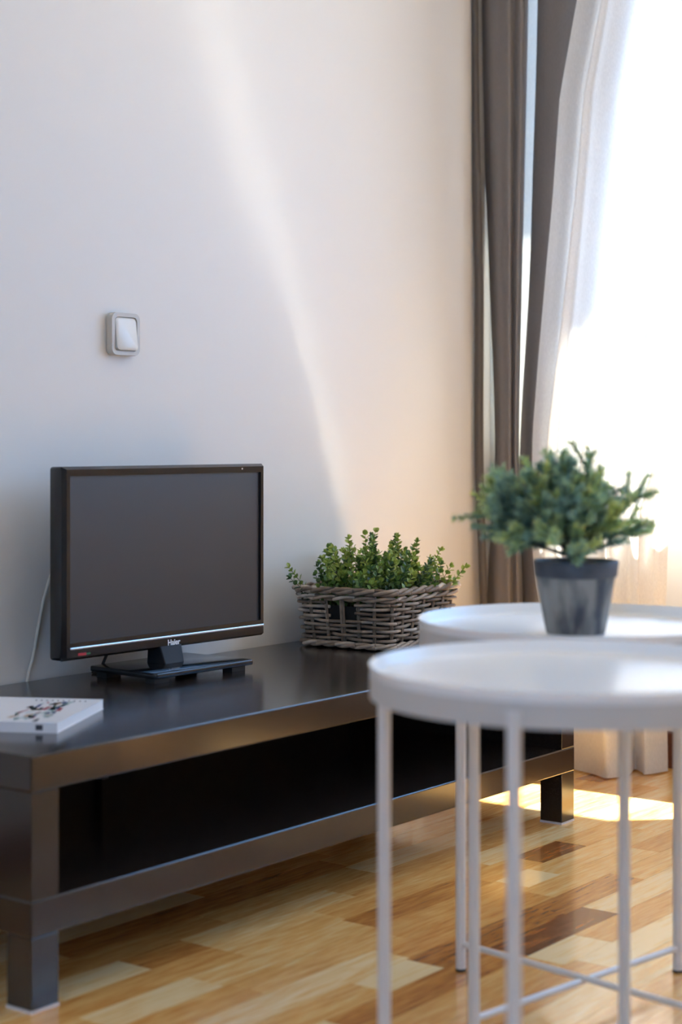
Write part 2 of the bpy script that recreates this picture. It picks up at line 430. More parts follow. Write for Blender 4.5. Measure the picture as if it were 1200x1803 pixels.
# strips that can be told apart in the photograph, by row: x0, x1, tone
FIX = {3: [(.1, .5, .5), (.5, .9, .6)],
       2: [(.07, .245, .86), (.245, .38, .38), (.38, .75, .74), (.75, 1.2, .55)],
       1: [(-.1, .38, .56), (.38, .63, .68), (.63, 1.07, .58), (1.07, 1.42, .84)],
       0: [(.03, .25, .85), (.25, .62, .68), (.62, .97, .35), (.97, 1.147, .5), (1.147, 1.31, .14), (1.31, 1.75, .58)],
       -1: [(.26, .6, .62), (.6, .98, .50), (.98, 1.09, .96), (1.09, 1.5, .66)],
       -2: [(.1, .52, .78), (.52, .95, .48), (.95, 1.35, .64)],
       -3: [(.0, .37, .62), (.37, .51, .92), (.51, .87, .26), (.87, 1.15, .32), (1.15, 1.5, .62)],
       -4: [(.22, .636, .36), (.636, .925, .08), (.925, 1.3, .84)],
       -5: [(.2, .63, .56), (.63, .775, .92), (.775, 1.2, .50)],
       -6: [(.2, .66, .50), (.66, 1.1, .92)]}
rr = random.Random(21)
k0 = math.floor((YF - Y0) / PW); k1 = math.ceil((WY - Y0) / PW)
TONES = [0.90, 0.80, 0.72, 0.68, 0.64, 0.6, 0.56, 0.52, 0.46, 0.36, 0.25]
for k in range(k0, k1):
    ya = max(YF, Y0 + k * PW); yb = min(WY, Y0 + (k + 1) * PW)
    if yb - ya < 0.004: continue
    x = XL - rr.uniform(0, 0.3)
    fixed = list(FIX.get(k, []))
    while x < WX:
        if fixed and x >= fixed[0][0] - 0.001:
            f0, f1, tn = fixed.pop(0); PLANKS.append([f0, f1, ya, yb, tn]); x = f1; continue
        L = rr.choice([0.28, 0.36, 0.44, 0.52, 0.6, 0.7])
        if fixed: L = min(L, fixed[0][0] - x)
        PLANKS.append([max(x, XL), min(x + L, WX), ya, yb, rr.choice(TONES) + rr.uniform(-0.05, 0.05)]); x += L
PLANKS = [p for p in PLANKS if p[1] - p[0] > 0.01]
seen = [p for p in PLANKS if any(in_view(px, (p[2] + p[3]) / 2) for px in (p[0], (p[0] + p[1]) / 2, p[1]))]
seen.sort(key=lambda p: (Vector(((p[0] + p[1]) / 2, (p[2] + p[3]) / 2, 0)) - CAM).length)
first = seen[:290]; ids = {id(p) for p in first}
PLANK_ME = {}
def plank_mesh(L, W):
    key = (round(L, 4), round(W, 4))
    if key not in PLANK_ME:
        m = MB(); g = 0.0003; m.box((g, g, -0.012), (L - g, W - g, 0))
        o = m.build('plank', M['plank']); PLANK_ME[key] = o.data; bpy.data.objects.remove(o)
    return PLANK_ME[key]
for p in first:
    o = bpy.data.objects.new('plank', plank_mesh(p[1] - p[0], p[3] - p[2])); COL.objects.link(o)
    o.parent = floor; o.location = (p[0], p[2], 0); o.color = (p[4] + 0.07, p[4] + 0.07, p[4] + 0.07, 1)
mb = MB()
for p in PLANKS:
    if id(p) not in ids:
        g = 0.0004; mb.box((p[0] + g, p[2] + g, -0.012), (p[1] - g, p[3] - g, 0), p[4] + 0.07)
o = mb.build('plank_field', M['plank_rest'], floor); o['kind'] = 'stuff'

# ------------------------------------------------------------------ media bench
BL, BD, BH = 1.49, 0.55, 0.35
bench = thing('tv_bench', 'long low black-brown television bench with open shelf along the white wall', 'tv bench')
mb = MB(); mb.box((0, 0, BH - 0.05), (BL, BD, BH)); mb.build('tabletop', M['bench'], bench, bevel=0.003, seg=3)
mb = MB(); mb.box((0, 0, 0.102), (BL, BD, 0.1525)); mb.build('shelf', M['bench'], bench, bevel=0.003, seg=3)
for x0 in (0.001, BL - 0.051):
    mb = MB(); mb.box((x0, 0.001, 0.1525), (x0 + 0.05, BD - 0.001, BH - 0.05)); mb.build('side_panel', M['bench'], bench, bevel=0.0008)
mb = MB(); mb.box((0.05, BD - 0.012, 0.1525), (BL - 0.05, BD - 0.004, BH - 0.05)); mb.build('back_panel', M['hardboard'], bench)
mb = MB(); mb.box((0.655, BD - 0.03, 0.1525), (0.672, BD - 0.012, BH - 0.05)); mb.build('back_batten', M['rubber'], bench)
for x0 in (0.001, BL - 0.051):
    for y0 in (0.001, BD - 0.051):
        mb = MB(); mb.box((x0, y0, 0.004), (x0 + 0.05, y0 + 0.05, 0.102)); lg = mb.build('leg', M['bench'], bench, bevel=0.001)
        mb = MB(); mb.box((x0 - 0.0005, y0 - 0.0005, 0), (x0 + 0.0505, y0 + 0.0505, 0.004)); mb.build('foot_pad', M['pad'], lg)

# ------------------------------------------------------------------ television
tv = thing('television', 'black flat-screen television with silver strip standing on the bench', 'television', (0.735, 0.425, BH), math.radians(-1.5))
TW, TH, TB = 0.526, 0.337, 0.046     # width, height, bottom above bench
YFc = 0.0                             # front face
def xz(poly, y0, y1, mbx, mi=0):      # prism of an x-z outline between two y
    n = len(poly)
    mbx.add([(x, y0, z) for x, z in poly] + [(x, y1, z) for x, z in poly],
            [tuple(range(n)), tuple(range(n, 2 * n))[::-1]] + [((i + 1) % n, i, i + n, (i + 1) % n + n) for i in range(n)], 0.5, mi)
cz = TB + TH / 2
mb = MB(); xz(rrect(TW, TH, 0.006, 4, 0, cz), 0.004, 0.034, mb); mb.build('housing', M['tv_gloss'], tv, smooth=True, bevel=0.002)
mb = MB(); xz(rrect(TW - 0.07, TH - 0.07, 0.02, 4, 0, cz), 0.034, 0.058, mb); mb.build('rear_cover', M['tv_back'], tv, smooth=True, bevel=0.006)
# bezel: ring around the screen
sx0, sx1, sz0, sz1 = -TW / 2 + 0.013, TW / 2 - 0.013, TB + 0.031, TB + TH - 0.016
mb = MB()
outer = [(-TW / 2, TB), (TW / 2, TB), (TW / 2, TB + TH), (-TW / 2, TB + TH)]
ix = [(sx0, sz0), (sx1, sz0), (sx1, sz1), (sx0, sz1)]
vs = []
c = 0.005
for (x, z) in outer: vs.append((x, 0.006, z))
for (x, z) in outer: vs.append((x - math.copysign(c, x), -0.004, z + (c if z < cz else -c)))
for (x, z) in ix: vs.append((x, -0.004, z))
for (x, z) in ix: vs.append((x, 0.001, z))
fs = []
for L in range(3):
    for i in range(4):
        j = (i + 1) % 4; fs.append((L * 4 + i, L * 4 + j, L * 4 + 4 + j, L * 4 + 4 + i))
mb.add(vs, fs); mb.build('bezel', M['tv_gloss'], tv)
mb = MB(); mb.box((sx0 - 0.001, 0.0005, sz0 - 0.001), (sx1 + 0.001, 0.0038, sz1 + 0.001)); mb.build('screen', M['tv_screen'], tv)
mb = MB(); mb.box((sx0 - 0.002, -0.0075, TB + 0.0195), (sx1 + 0.006, -0.0035, TB + 0.0235)); mb.build('trim_strip', M['silver'], tv, bevel=0.001)
cu = bpy.data.curves.new('lettering', 'FONT'); cu.body = 'Haier'; cu.size = 0.0145; cu.extrude = 0.0004; cu.offset = 0.0003
cu.align_x = 'CENTER'
to = bpy.data.objects.new('lettering_curve', cu); COL.objects.link(to)
dg = bpy.context.evaluated_depsgraph_get(); me = bpy.data.meshes.new_from_object(to.evaluated_get(dg))
bpy.data.objects.remove(to)
lo = bpy.data.objects.new('brand_lettering', me); COL.objects.link(lo); lo.parent = tv
me.materials.clear(); me.materials.append(M['print_white'])
lo.location = (0.006, -0.0045, TB + 0.0055); lo.rotation_euler = (math.pi / 2, 0, 0)
lo['label'] = 'small white brand lettering'
mb = MB(); mb.box((-0.232, -0.0048, TB + 0.008), (-0.213, -0.0035, TB + 0.0125)); st = mb.build('red_badge', M['red'], tv)
mb = MB(); mb.box((-0.2125, -0.0047, TB + 0.0085), (-0.203, -0.0035, TB + 0.0115)); mb.build('green_badge', M['green'], tv)
mb = MB(); mb.lathe([(0.0, 0.0), (0.0016, 0.0), (0.0016, 0.001), (0.0, 0.001)], 10)
mb.build('sensor', M['pad'], tv, xf=Matrix.Translation((0.195, -0.004, TB + TH - 0.009)) @ Matrix.Rotation(math.pi / 2, 4, 'X'))
# stand
bw, bd = 0.262, 0.172; bx0 = -0.137; by0 = -0.098
mb = MB(); P = [(bx0 + 0.004, by0), (bx0 + bw - 0.004, by0), (bx0 + bw, by0 + 0.006), (bx0 + bw - 0.006, by0 + bd), (bx0 + 0.006, by0 + bd), (bx0, by0 + 0.006)]
mb.prism(P, 0.010, 0.0205); base = mb.build('base', M['tv_gloss'], tv, smooth=True, bevel=0.003, seg=3)
for ax, ay in ((bx0 + 0.03, by0 + 0.025), (bx0 + bw - 0.03, by0 + 0.025), (bx0 + 0.03, by0 + bd - 0.025), (bx0 + bw - 0.03, by0 + bd - 0.025)):
    mb = MB(); mb.box((ax - 0.018, ay - 0.012, 0), (ax + 0.018, ay + 0.012, 0.010)); mb.build('rubber_foot', M['rubber'], base)
mb = MB()
n0 = [(-0.034, -0.022), (0.016, -0.022), (0.016, 0.026), (-0.034, 0.026)]
n1 = [(-0.026, 0.010), (0.036, 0.010), (0.036, 0.030), (-0.026, 0.030)]
mb.add([(x, y, 0.019) for x, y in n0] + [(x, y, 0.075) for x, y in n1], [(0, 3, 2, 1), (4, 5, 6, 7), (0, 1, 5, 4), (1, 2, 6, 5), (2, 3, 7, 6), (3, 0, 4, 7)])
mb.build('neck', M['tv_back'], tv, bevel=0.002)
mb = MB(); mb.tube(catmull([(-0.06, 0.055, 0.10), (-0.085, 0.075, 0.04), (-0.10, 0.082, 0.006), (-0.10, 0.10, 0.003)], 6), 0.0028, 8)
mb.build('power_cable', M['rubber'], tv, smooth='all')

# white aerial cable behind the television
mb = MB(); pts = catmull([(0.575, 0.500, 0.62), (0.556, 0.535, 0.56), (0.540, 0.553, 0.49), (0.520, 0.556, 0.40), (0.503, 0.5565, 0.345), (0.49, 0.5565, 0.24), (0.485, 0.5565, 0.12)], 8)
mb.tube(pts, 0.0032, 8)
tag(mb.build('cable', M['cable_white'], smooth='all'), 'thin ivory cable running down the wall behind the television', 'cable')

# ------------------------------------------------------------------ light switch
sw = thing('light_switch', 'ivory rocker light switch with beige frame on the white wall', 'light switch', (0.747, WY, 0.98))
mb = MB(); xz(rrect(0.076, 0.081, 0.013, 6), -0.013, 0, mb); mb.build('back_box', M['switch_frame'], sw, smooth=True, bevel=0.003)
mb = MB()
ro = rrect(0.076, 0.081, 0.013, 6); ri = rrect(0.060, 0.065, 0.009, 6); n = len(ro)
vs = [(x, -0.013, z) for x, z in ro] + [(x * 0.985, -0.017, z * 0.985) for x, z in ro] + [(x, -0.017, z) for x, z in ri] + [(x, -0.012, z) for x, z in ri]
fs = [(L * n + i, L * n + (i + 1) % n, (L + 1) * n + (i + 1) % n, (L + 1) * n + i) for L in range(3) for i in range(n)]
mb.add(vs, fs); mb.build('frame', M['switch_frame'], sw, smooth=True)
mb = MB(); rk = rrect(0.056, 0.061, 0.008, 6)
vs = [(x, -0.010, z) for x, z in rk] + [(x, -0.0185 - 0.0035 * (-z / 0.03), z) for x, z in rk] + [(x * 0.9, -0.0205 - 0.0035 * (-z / 0.03), z * 0.9) for x, z in rk]
fs = [(L * n + i, L * n + (i + 1) % n, (L + 1) * n + (i + 1) % n, (L + 1) * n + i) for L in range(2) for i in range(n)] + [tuple(2 * n + i for i in range(n))]
mb.add(vs, fs); mb.build('rocker', M['switch_key'], sw, smooth=True)

# ------------------------------------------------------------------ book
book = thing('book', 'white paperback book with colourful cover drawing lying on the bench', 'book', (0.150, 0.108, BH), math.radians(28))
# local: x along cover width (fore edge), y along the spine, corner at origin
bwid, blen, bth = 0.232, 0.235, 0.0155
mb = MB(); mb.box((0.0015, 0.001, 0.0008), (bwid - 0.001, blen - 0.001, bth - 0.0008)); mb.build('page_block', M['paper'], book)
mb = MB(); mb.box((0, 0, bth - 0.0008), (bwid, blen, bth)); fc = mb.build('front_cover', M['cover'], book)
mb = MB(); mb.box((0, 0, 0), (bwid, blen, 0.0008)); mb.build('back_cover', M['cover'], book)
mb = MB(); mb.box((0, 0, 0.0008), (0.0015, blen, bth - 0.0008)); sp = mb.build('spine', M['cover'], book)
mb = MB(); rb = random.Random(5)
inks = [M['ink'], M['ink_red'], M['ink_blue'], M['ink_teal'], M['ink_tan']]
def stroke(x, y, L, a, w, mi):
    ca, sa = math.cos(a), math.sin(a); zt = bth + 0.0002
    P = [(-L / 2, -w / 2), (L / 2, -w / 2 * 0.6), (L / 2, w / 2 * 0.6), (-L / 2, w / 2)]
    mb.add([(x + u * ca - v * sa, y + u * sa + v * ca, zt) for u, v in P], [(0, 1, 2, 3)], 0.5, mi)
for i in range(64):
    u = rb.random(); x = 0.025 + 0.15 * u + rb.uniform(-0.012, 0.012); y = 0.045 + 0.012 * u + rb.uniform(-0.024, 0.038)
    stroke(x, y, rb.uniform(0.010, 0.034), rb.uniform(-0.35, 0.35), rb.uniform(0.003, 0.009), rb.choice([0, 1, 1, 1, 2, 3, 3, 3, 4, 4]))
for i in range(4): stroke(0.17 + 0.006 * i, 0.055 + rb.uniform(-0.004, 0.014), 0.018, rb.uniform(-0.3, 0.3), 0.012, [4, 2, 4, 2][i])
for i in range(10): stroke(0.206, 0.022 + 0.009 * i, 0.010, 0.2, 0.003, 0)
mb.build('cover_print', inks, fc)
mb = MB()
for i in range(9):
    y = 0.09 + 0.0075 * i; mb.add([(-0.0002, y, 0.005), (-0.0002, y + 0.0052, 0.005), (-0.0002, y + 0.0052, 0.011), (-0.0002, y, 0.011)], [(0, 3, 2, 1)])
mb.build('spine_lettering', M['ink'], sp)
mb = MB()
mb.add([(-0.0002, 0.022, 0.004), (-0.0002, 0.033, 0.004), (-0.0002, 0.033, 0.012), (-0.0002, 0.022, 0.012)], [(0, 3, 2, 1)])
mb.build('spine_mark', M['ink'], sp)

# ------------------------------------------------------------------ wicker basket
BKX, BKY, BKR = 1.345, 0.392, math.radians(3)
bk = thing('wicker_basket', 'rectangular grey-brown wicker basket with handle holes on the bench', 'basket', (BKX, BKY, BH), BKR)
BKH = 0.118
def bk_half(z):
    t = z / BKH; return 0.129 + 0.011 * t, 0.105 + 0.011 * t
def bk_point(s, z, off=0.0):
    """s in 0..1 round the outline, anticlockwise from the front-left corner"""
    hx, hy = bk_half(z); hx += off; hy += off; r = 0.028
    segs = [('l', (-hx + r, -hy), (hx - r, -hy)), ('a', (hx - r, -hy + r), -90), ('l', (hx, -hy + r), (hx, hy - r)), ('a', (hx - r, hy - r), 0),
            ('l', (hx - r, hy), (-hx + r, hy)), ('a', (-hx + r, hy - r), 90), ('l', (-hx, hy - r), (-hx, -hy + r)), ('a', (-hx + r, -hy + r), 180)]
    lens = [math.dist(q[1], q[2]) if q[0] == 'l' else math.pi / 2 * r for q in segs]
    d = (s % 1.0) * sum(lens)
    for q, L in zip(segs, lens):
        if d <= L:
            if q[0] == 'l':
                t = d / L; return (q[1][0] + (q[2][0] - q[1][0]) * t, q[1][1] + (q[2][1] - q[1][1]) * t, z)
            a = math.radians(q[2] + 90 * d / L); return (q[1][0] + r * math.cos(a), q[1][1] + r * math.sin(a), z)
        d -= L
    return (-hx + r, -hy, z)
NST = 24
rw = random.Random(3)
def s_of(x, y, z):
    best = min(range(400), key=lambda i: (bk_point(i / 400, z)[0] - x) ** 2 + (bk_point(i / 400, z)[1] - y) ** 2); return best / 400
hx, hy = bk_half(0.08)
HS = (s_of(-hx, 0.0, 0.08), s_of(hx, 0.0, 0.08))      # handle centres on the two short ends
HW = 0.036
def in_handle(s):
    return any(abs((s - h + 0.5) % 1 - 0.5) < HW for h in HS)
base_i = round(HS[0] * NST)
shift = HS[0] - base_i / NST
stake_s = [(i / NST + shift) for i in range(NST)]
for s in stake_s:
    mb = MB()
    near = any(abs((s - h + 0.5) % 1 - 0.5) < 0.004 for h in HS)
    for d in ((-0.0033, 0.0033) if near else (-0.0019, 0.0019)):
        P = [bk_point(s + d, z, -0.001) for z in (0.002, 0.04, 0.08, BKH - 0.004)]
        mb.tube(P, 0.0030 if near else 0.0022, 7, rw.uniform(0.35, 0.6))
    mb.build('stake', M['wicker'], bk, smooth='all')
rows = 9; z_lo, z_hi = 0.0215, 0.0935; hz0 = 0.060
for j in range(rows):
    z = z_lo + (z_hi - z_lo) * j / (rows - 1)
    mb = MB(); handle_row = z > hz0
    seg = []; runs = []
    NS = NST * 8
    for i in range(NS + 1):
        s = i / NS
        if handle_row and in_handle(s):
            if len(seg) > 3: runs.append(seg)
            seg = []; continue
        ph = (s - shift) * NST * math.pi + (math.pi if j % 2 else 0)
        off = 0.0052 * math.cos(ph) + rw.uniform(-0.0002, 0.0002)
        p = bk_point(s, z + 0.0012 * math.sin(ph * 0.5 + j), off)
        seg.append(p)
    if len(seg) > 3: runs.append(seg)
    for r_ in runs:
        mb = MB()
        # short canes of one weaver, each with its own tone
        step = 16
        for a in range(0, len(r_) - 1, step):
            q = r_[a:a + step + 1]
            if len(q) < 2: continue
            rads = [0.0035] * len(q)
            mb.tube(q, rads, 7, min(1, max(0, rw.gauss(0.58, 0.16))))
        mb.build('weaver', M['wicker'], bk, smooth='all')
def braid(z, r_c, amp, lay, name, n_str, k_turn, drop=0.0):
    for q in range(n_str):
        mb = MB(); N = 260; pts = []
        for i in range(N + 1):
            s = i / N; ph = 2 * math.pi * (s * k_turn + q / n_str)
            pts.append(bk_point(s, z + amp * 0.8 * math.sin(ph), lay + amp * math.cos(ph)))
        for a in range(0, N, 13):
            mb.tube(pts[a:a + 14], r_c, 7, min(1, max(0, rw.gauss(0.62, 0.14))))
        mb.build(name, M['wicker'], bk, smooth='all')
braid(BKH + 0.002, 0.0043, 0.0055, 0.004, 'rim_cane', 3, 9)
braid(BKH - 0.013, 0.0036, 0.0045, 0.003, 'collar_cane', 2, 11)
braid(0.0095, 0.0036, 0.0048, 0.004, 'foot_cane', 3, 9)
mb = MB(); O = [bk_point(i / 64, 0.006, -0.006) for i in range(64)]; I = [bk_point(i / 64, BKH - 0.03, -0.008) for i in range(64)]
mb.add(O + I, [(i, (i + 1) % 64, (i + 1) % 64 + 64, i + 64) for i in range(64)] + [tuple(range(64))[::-1]])
mb.build('inner_lining', M['basket_in'], bk, smooth='all')

# ------------------------------------------------------------------ leafy plant in the basket
pl = thing('leafy_plant', 'low bushy plant with small round green leaves growing in the wicker basket', 'plant', (BKX, BKY, BH + 0.02), BKR)
rp = random.Random(11)
mb = MB(); hx, hy = bk_half(0.09)
mb.prism(rrect(2 * hx - 0.03, 2 * hy - 0.03, 0.03, 5), 0.0, 0.055); mb.build('root_ball', M['soil'], pl)
def leaf_into(mbx, p, d, nrm, L, W, tone):
    d = d.normalized(); sd = d.cross(nrm).normalized(); nn = sd.cross(d).normalized()
    P = [p, p + d * L * 0.35 + sd * W * 0.45 + nn * L * 0.10, p + d * L * 0.75 + sd * W * 0.40 + nn * L * 0.10, p + d * L,
         p + d * L * 0.75 - sd * W * 0.40 + nn * L * 0.10, p + d * L * 0.35 - sd * W * 0.45 + nn * L * 0.10, p + d * L * 0.5]
    mbx.add(P, [(0, 1, 6), (1, 2, 6), (2, 3, 6), (3, 4, 6), (4, 5, 6), (5, 0, 6)], tone)
def sprig(root, base_p, dirv, L):
    m1 = MB(); n = 6; pts = []; d = dirv.normalized(); p = Vector(base_p)
    bend = Vector((rp.uniform(-1, 1), rp.uniform(-1, 1), rp.uniform(-0.2, 0.9))) * 0.10
    for i in range(n + 1):
        pts.append(p.copy()); p += d * (L / n); d = (d + bend).normalized()
    m1.tube(pts, [0.0012 - 0.0007 * i / n for i in range(n + 1)], 5)
    st = m1.build('sprig', M['stem'], root)
    m2 = MB(); tone0 = rp.choice([0.22, 0.38, 0.5, 0.62, 0.75, 0.85])
    cnt = int(L / 0.0095); side = rp.uniform(0, 3.14)
    for i in range(cnt):
        t = 0.18 + 0.82 * i / max(1, cnt - 1); q = t * n; a = min(int(q), n - 1)
        pp = pts[a].lerp(pts[a + 1], q - a); dd = (pts[a + 1] - pts[a]).normalized()
        side += math.pi / 2 + rp.uniform(-0.3, 0.3)
        e = dd.orthogonal().normalized(); e2 = dd.cross(e)
        for k in (0, math.pi):
            o = e * math.cos(side + k) + e2 * math.sin(side + k)
            size = (1 - 0.35 * t) * rp.uniform(0.8, 1.2)
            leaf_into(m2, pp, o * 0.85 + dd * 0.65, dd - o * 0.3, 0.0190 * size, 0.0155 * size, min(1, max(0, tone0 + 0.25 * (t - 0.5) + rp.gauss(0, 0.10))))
    for k in range(3):
        o = Vector((rp.uniform(-1, 1), rp.uniform(-1, 1), rp.uniform(-1, 1)))
        leaf_into(m2, pts[-1], d + 0.5 * o, o.cross(d) + Vector((0, 0, 0.3)), 0.013, 0.009, min(1, tone0 + 0.3))
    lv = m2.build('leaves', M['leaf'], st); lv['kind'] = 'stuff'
for i in range(130):
    u = rp.uniform(-1, 1); v = rp.uniform(-1, 1)
    bx_, by_ = u * 0.105, v * 0.080
    top = 0.095 + 0.030 * math.sin(u * 3.0 + 1.2) * 0.5 + rp.uniform(-0.045, 0.022)
    lean = Vector((u * 0.55 + rp.uniform(-0.55, 0.55), v * 0.5 + rp.uniform(-0.5, 0.5), 1.0))
    L = max(0.07, (top + 0.045) * (1.0 - 0.22 * max(abs(u), abs(v)) ** 2))
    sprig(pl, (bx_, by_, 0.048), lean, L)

# ------------------------------------------------------------------ tray tables
def tray_table(label, ctr, rot, H=0.535, R=0.2245):
    t = thing('tray_table', label, 'side table', (*ctr, 0), rot, 'round tray tables')
    zt = H - 0.017
    mb = MB()
    prof = [(0.0, zt), (R - 0.012, zt), (R - 0.007, zt + 0.0015), (R - 0.0035, zt + 0.006), (R - 0.001, H - 0.001), (R - 0.0002, H), (R + 0.0012, H - 0.0004), (R + 0.0012, H - 0.0016),
            (R - 0.0015, zt + 0.006), (R - 0.0055, zt - 0.0012), (R - 0.012, zt - 0.0025), (0.0, zt - 0.0025)]
    mb.lathe(prof, 96); mb.build('tray', M['tray'], t, smooth=True)
    mb = MB(); rr_ = R - 0.004
    mb.lathe([(rr_, zt - 0.019), (rr_ + 0.0045, zt - 0.019), (rr_ + 0.0045, zt + 0.006), (rr_ + 0.002, zt + 0.006), (rr_, zt - 0.003), (rr_, zt - 0.019)], 96)
    mb.build('ring', M['table_ring'], t, smooth=True)
    LR = R
    for k in range(4):
        a = math.pi / 2 * k; x, y = LR * math.cos(a), LR * math.sin(a)
        mb = MB(); mb.tube([(x, y, 0.003), (x, y, H - 0.019)], 0.0075, 14); lg = mb.build('leg', M['table_leg'], t, smooth=True)
        mb = MB(); mb.tube([(x, y, 0), (x, y, 0.004)], 0.0078, 12); mb.build('foot_cap', M['rubber'], lg, smooth=True)
    for k in range(2):
        a = math.pi / 2 * k; x, y = LR * math.cos(a), LR * math.sin(a); zz = 0.036 + 0.004 * (1 - k) 
        mb = MB(); mb.tube([(x, y, zz), (-x, -y, zz)], 0.0045, 12); mb.build('crossbar', M['table_leg'], t, smooth=True)
    return t
near_c = CAM + FW * 1.88 + RT * ((1012 - 600) * 1.88 / F_PX)
# nearest leg sits 23 degrees to the left of the line to the viewer
to_cam = math.atan2(-FW.y, -FW.x)
tray_table('empty grey-white round metal tray table, the nearer of the two', (near_c.x, near_c.y), to_cam - math.radians(23))
FAR = Vector((0.478, -0.580))
tray_table('grey-white round metal tray table carrying the potted conifer', (FAR.x, FAR.y), math.radians(81))

# ------------------------------------------------------------------ potted conifer
PZ = 0.535 - 0.017
pc = thing('potted_conifer', 'small bushy blue-green conifer in weathered grey metal pot on the tray table', 'potted plant', (0.445, -0.588, PZ))
mb = MB()
PH = 0.098
prof = [(0.0, 0.0), (0.0385, 0.0), (0.0400, 0.003), (0.0535, PH - 0.022), (0.0545, PH - 0.020), (0.0548, PH - 0.018), (0.0572, PH - 0.002), (0.0566, PH), (0.0545, PH), (0.053, PH - 0.012), (0.0, PH - 0.012)]
mb.lathe(prof[:9], 56); mb.lathe([(0.0545, PH), (0.050, PH - 0.03)], 56)
pot = mb.build('pot', M['pot'], pc, smooth=True)
# shallow vertical flutes below the collar
for v in pot.data.vertices:
    if 0.004 < v.co.z < PH - 0.021 or v.co.z < 0.0035:
        a = math.atan2(v.co.y, v.co.x); r_ = math.hypot(v.co.x, v.co.y)
        if r_ > 0.03:
            k = 1 + 0.018 * math.cos(a * 9); v.co.x *= k; v.co.y *= k
mb = MB(); mb.lathe([(0.0540, PH - 0.0215), (0.0556, PH - 0.0205), (0.0580, PH - 0.001), (0.0572, PH + 0.0006), (0.0545, PH + 0.0004)], 56)
mb.build('collar', M['pot_collar'], pc, smooth=True)
mb = MB(); mb.lathe([(0.0, PH - 0.014), (0.0515, PH - 0.016)], 40); mb.build('soil', M['soil'], pc)
rc = random.Random(17)
mb = MB(); mb.tube([(0, 0, PH - 0.02), (0.002, 0.001, PH + 0.03), (0, 0, PH + 0.07)], [0.005, 0.004, 0.003], 8); mb.build('trunk', M['bark'], pc, smooth='all')
def needles_along(mbx, pts, t0, tone0, ln, dens):
    for i in range(len(pts) - 1):
        a, b = pts[i], pts[i + 1]; dd = (b - a).normalized(); e = dd.orthogonal().normalized(); e2 = dd.cross(e)
        for k in range(int((b - a).length * dens)):
            t = (i + rc.random()) / (len(pts) - 1)
            if t < t0: continue
            p = a.lerp(b, rc.random()); g = rc.uniform(0, 6.283)
            o = e * math.cos(g) + e2 * math.sin(g)
            dv = (o * 0.8 + dd * rc.uniform(0.5, 0.9)).normalized(); L = ln * rc.uniform(0.75, 1.15)
            s = dv.cross(dd).normalized() * 0.0012
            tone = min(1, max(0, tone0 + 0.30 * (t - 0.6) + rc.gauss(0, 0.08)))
            mbx.add([p - s, p + s, p + dv * L * 0.7 + s * 0.8, p + dv * L, p + dv * L * 0.7 - s * 0.8], [(0, 1, 2, 3, 4)], tone)
def branch(start, dirv, L, tone0):
    d = dirv.normalized(); n = 6; pts = []; p = Vector(start)
    curl = Vector((0, 0, 0.07)) + Vector((rc.uniform(-1, 1), rc.uniform(-1, 1), 0)) * 0.05
    for i in range(n + 1):
        pts.append(p.copy()); p += d * L / n; d = (d + curl).normalized()
    m1 = MB(); m1.tube(pts, [0.0022 - 0.0012 * i / n for i in range(n + 1)], 6)
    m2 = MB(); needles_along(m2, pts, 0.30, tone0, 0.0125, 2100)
    for k in range(rc.randint(4, 6)):
        t = rc.uniform(0.42, 0.92) * n; a = min(int(t), n - 1)
        q = pts[a].lerp(pts[a + 1], t - a); dd = (pts[a + 1] - pts[a]).normalized()
        e = dd.orthogonal().normalized(); e2 = dd.cross(e); g = rc.uniform(0, 6.283)
        tv_ = (dd * 0.75 + (e * math.cos(g) + e2 * math.sin(g)) * 0.7).normalized(); tl = L * rc.uniform(0.25, 0.42)
        tp = [q, q + tv_ * tl * 0.5 + Vector((0, 0, 0.002)), q + tv_ * tl + Vector((0, 0, 0.006))]
        m1.tube(tp, [0.0010, 0.0008, 0.0005], 5)
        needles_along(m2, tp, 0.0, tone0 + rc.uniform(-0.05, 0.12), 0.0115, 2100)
    b = m1.build('branch', M['bark'], pc, smooth='all')
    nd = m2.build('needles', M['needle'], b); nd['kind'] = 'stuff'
ctr = Vector((0, 0, PH - 0.005))
for i in range(74):
    g = i * 2.39996 + rc.uniform(-0.2, 0.2); el = rc.choice([-0.05, 0.12, 0.25, 0.4, 0.55, 0.75, 0.95, 1.2, 1.4]) + rc.uniform(-0.06, 0.06)
    dv = Vector((math.cos(g) * math.cos(el), math.sin(g) * math.cos(el), math.sin(el)))
    lateral = dv.dot(RT)
    reach = (0.102 - 0.020 * lateral) * (1 - 0.10 * math.sin(el)) + rc.uniform(-0.030, 0.006)
    branch(ctr + Vector((0, 0, rc.uniform(0.012, 0.05))) - RT * 0.016, dv, reach, rc.choice([0.22, 0.32, 0.4, 0.5, 0.66]))
# the long shoots that stand out of the outline
for (rx, dzz, L) in ((-0.95, 0.15, 0.145), (0.95, 0.55, 0.105), (0.28, 1.35, 0.128), (-0.30, 1.15, 0.118), (-0.9, -0.10, 0.115), (0.95, 0.1, 0.10)):
    branch(ctr + Vector((0, 0, 0.03)), RT * rx + Vector((0, 0, dzz)) + FW * rc.uniform(-0.2, 0.2), L, 0.5)

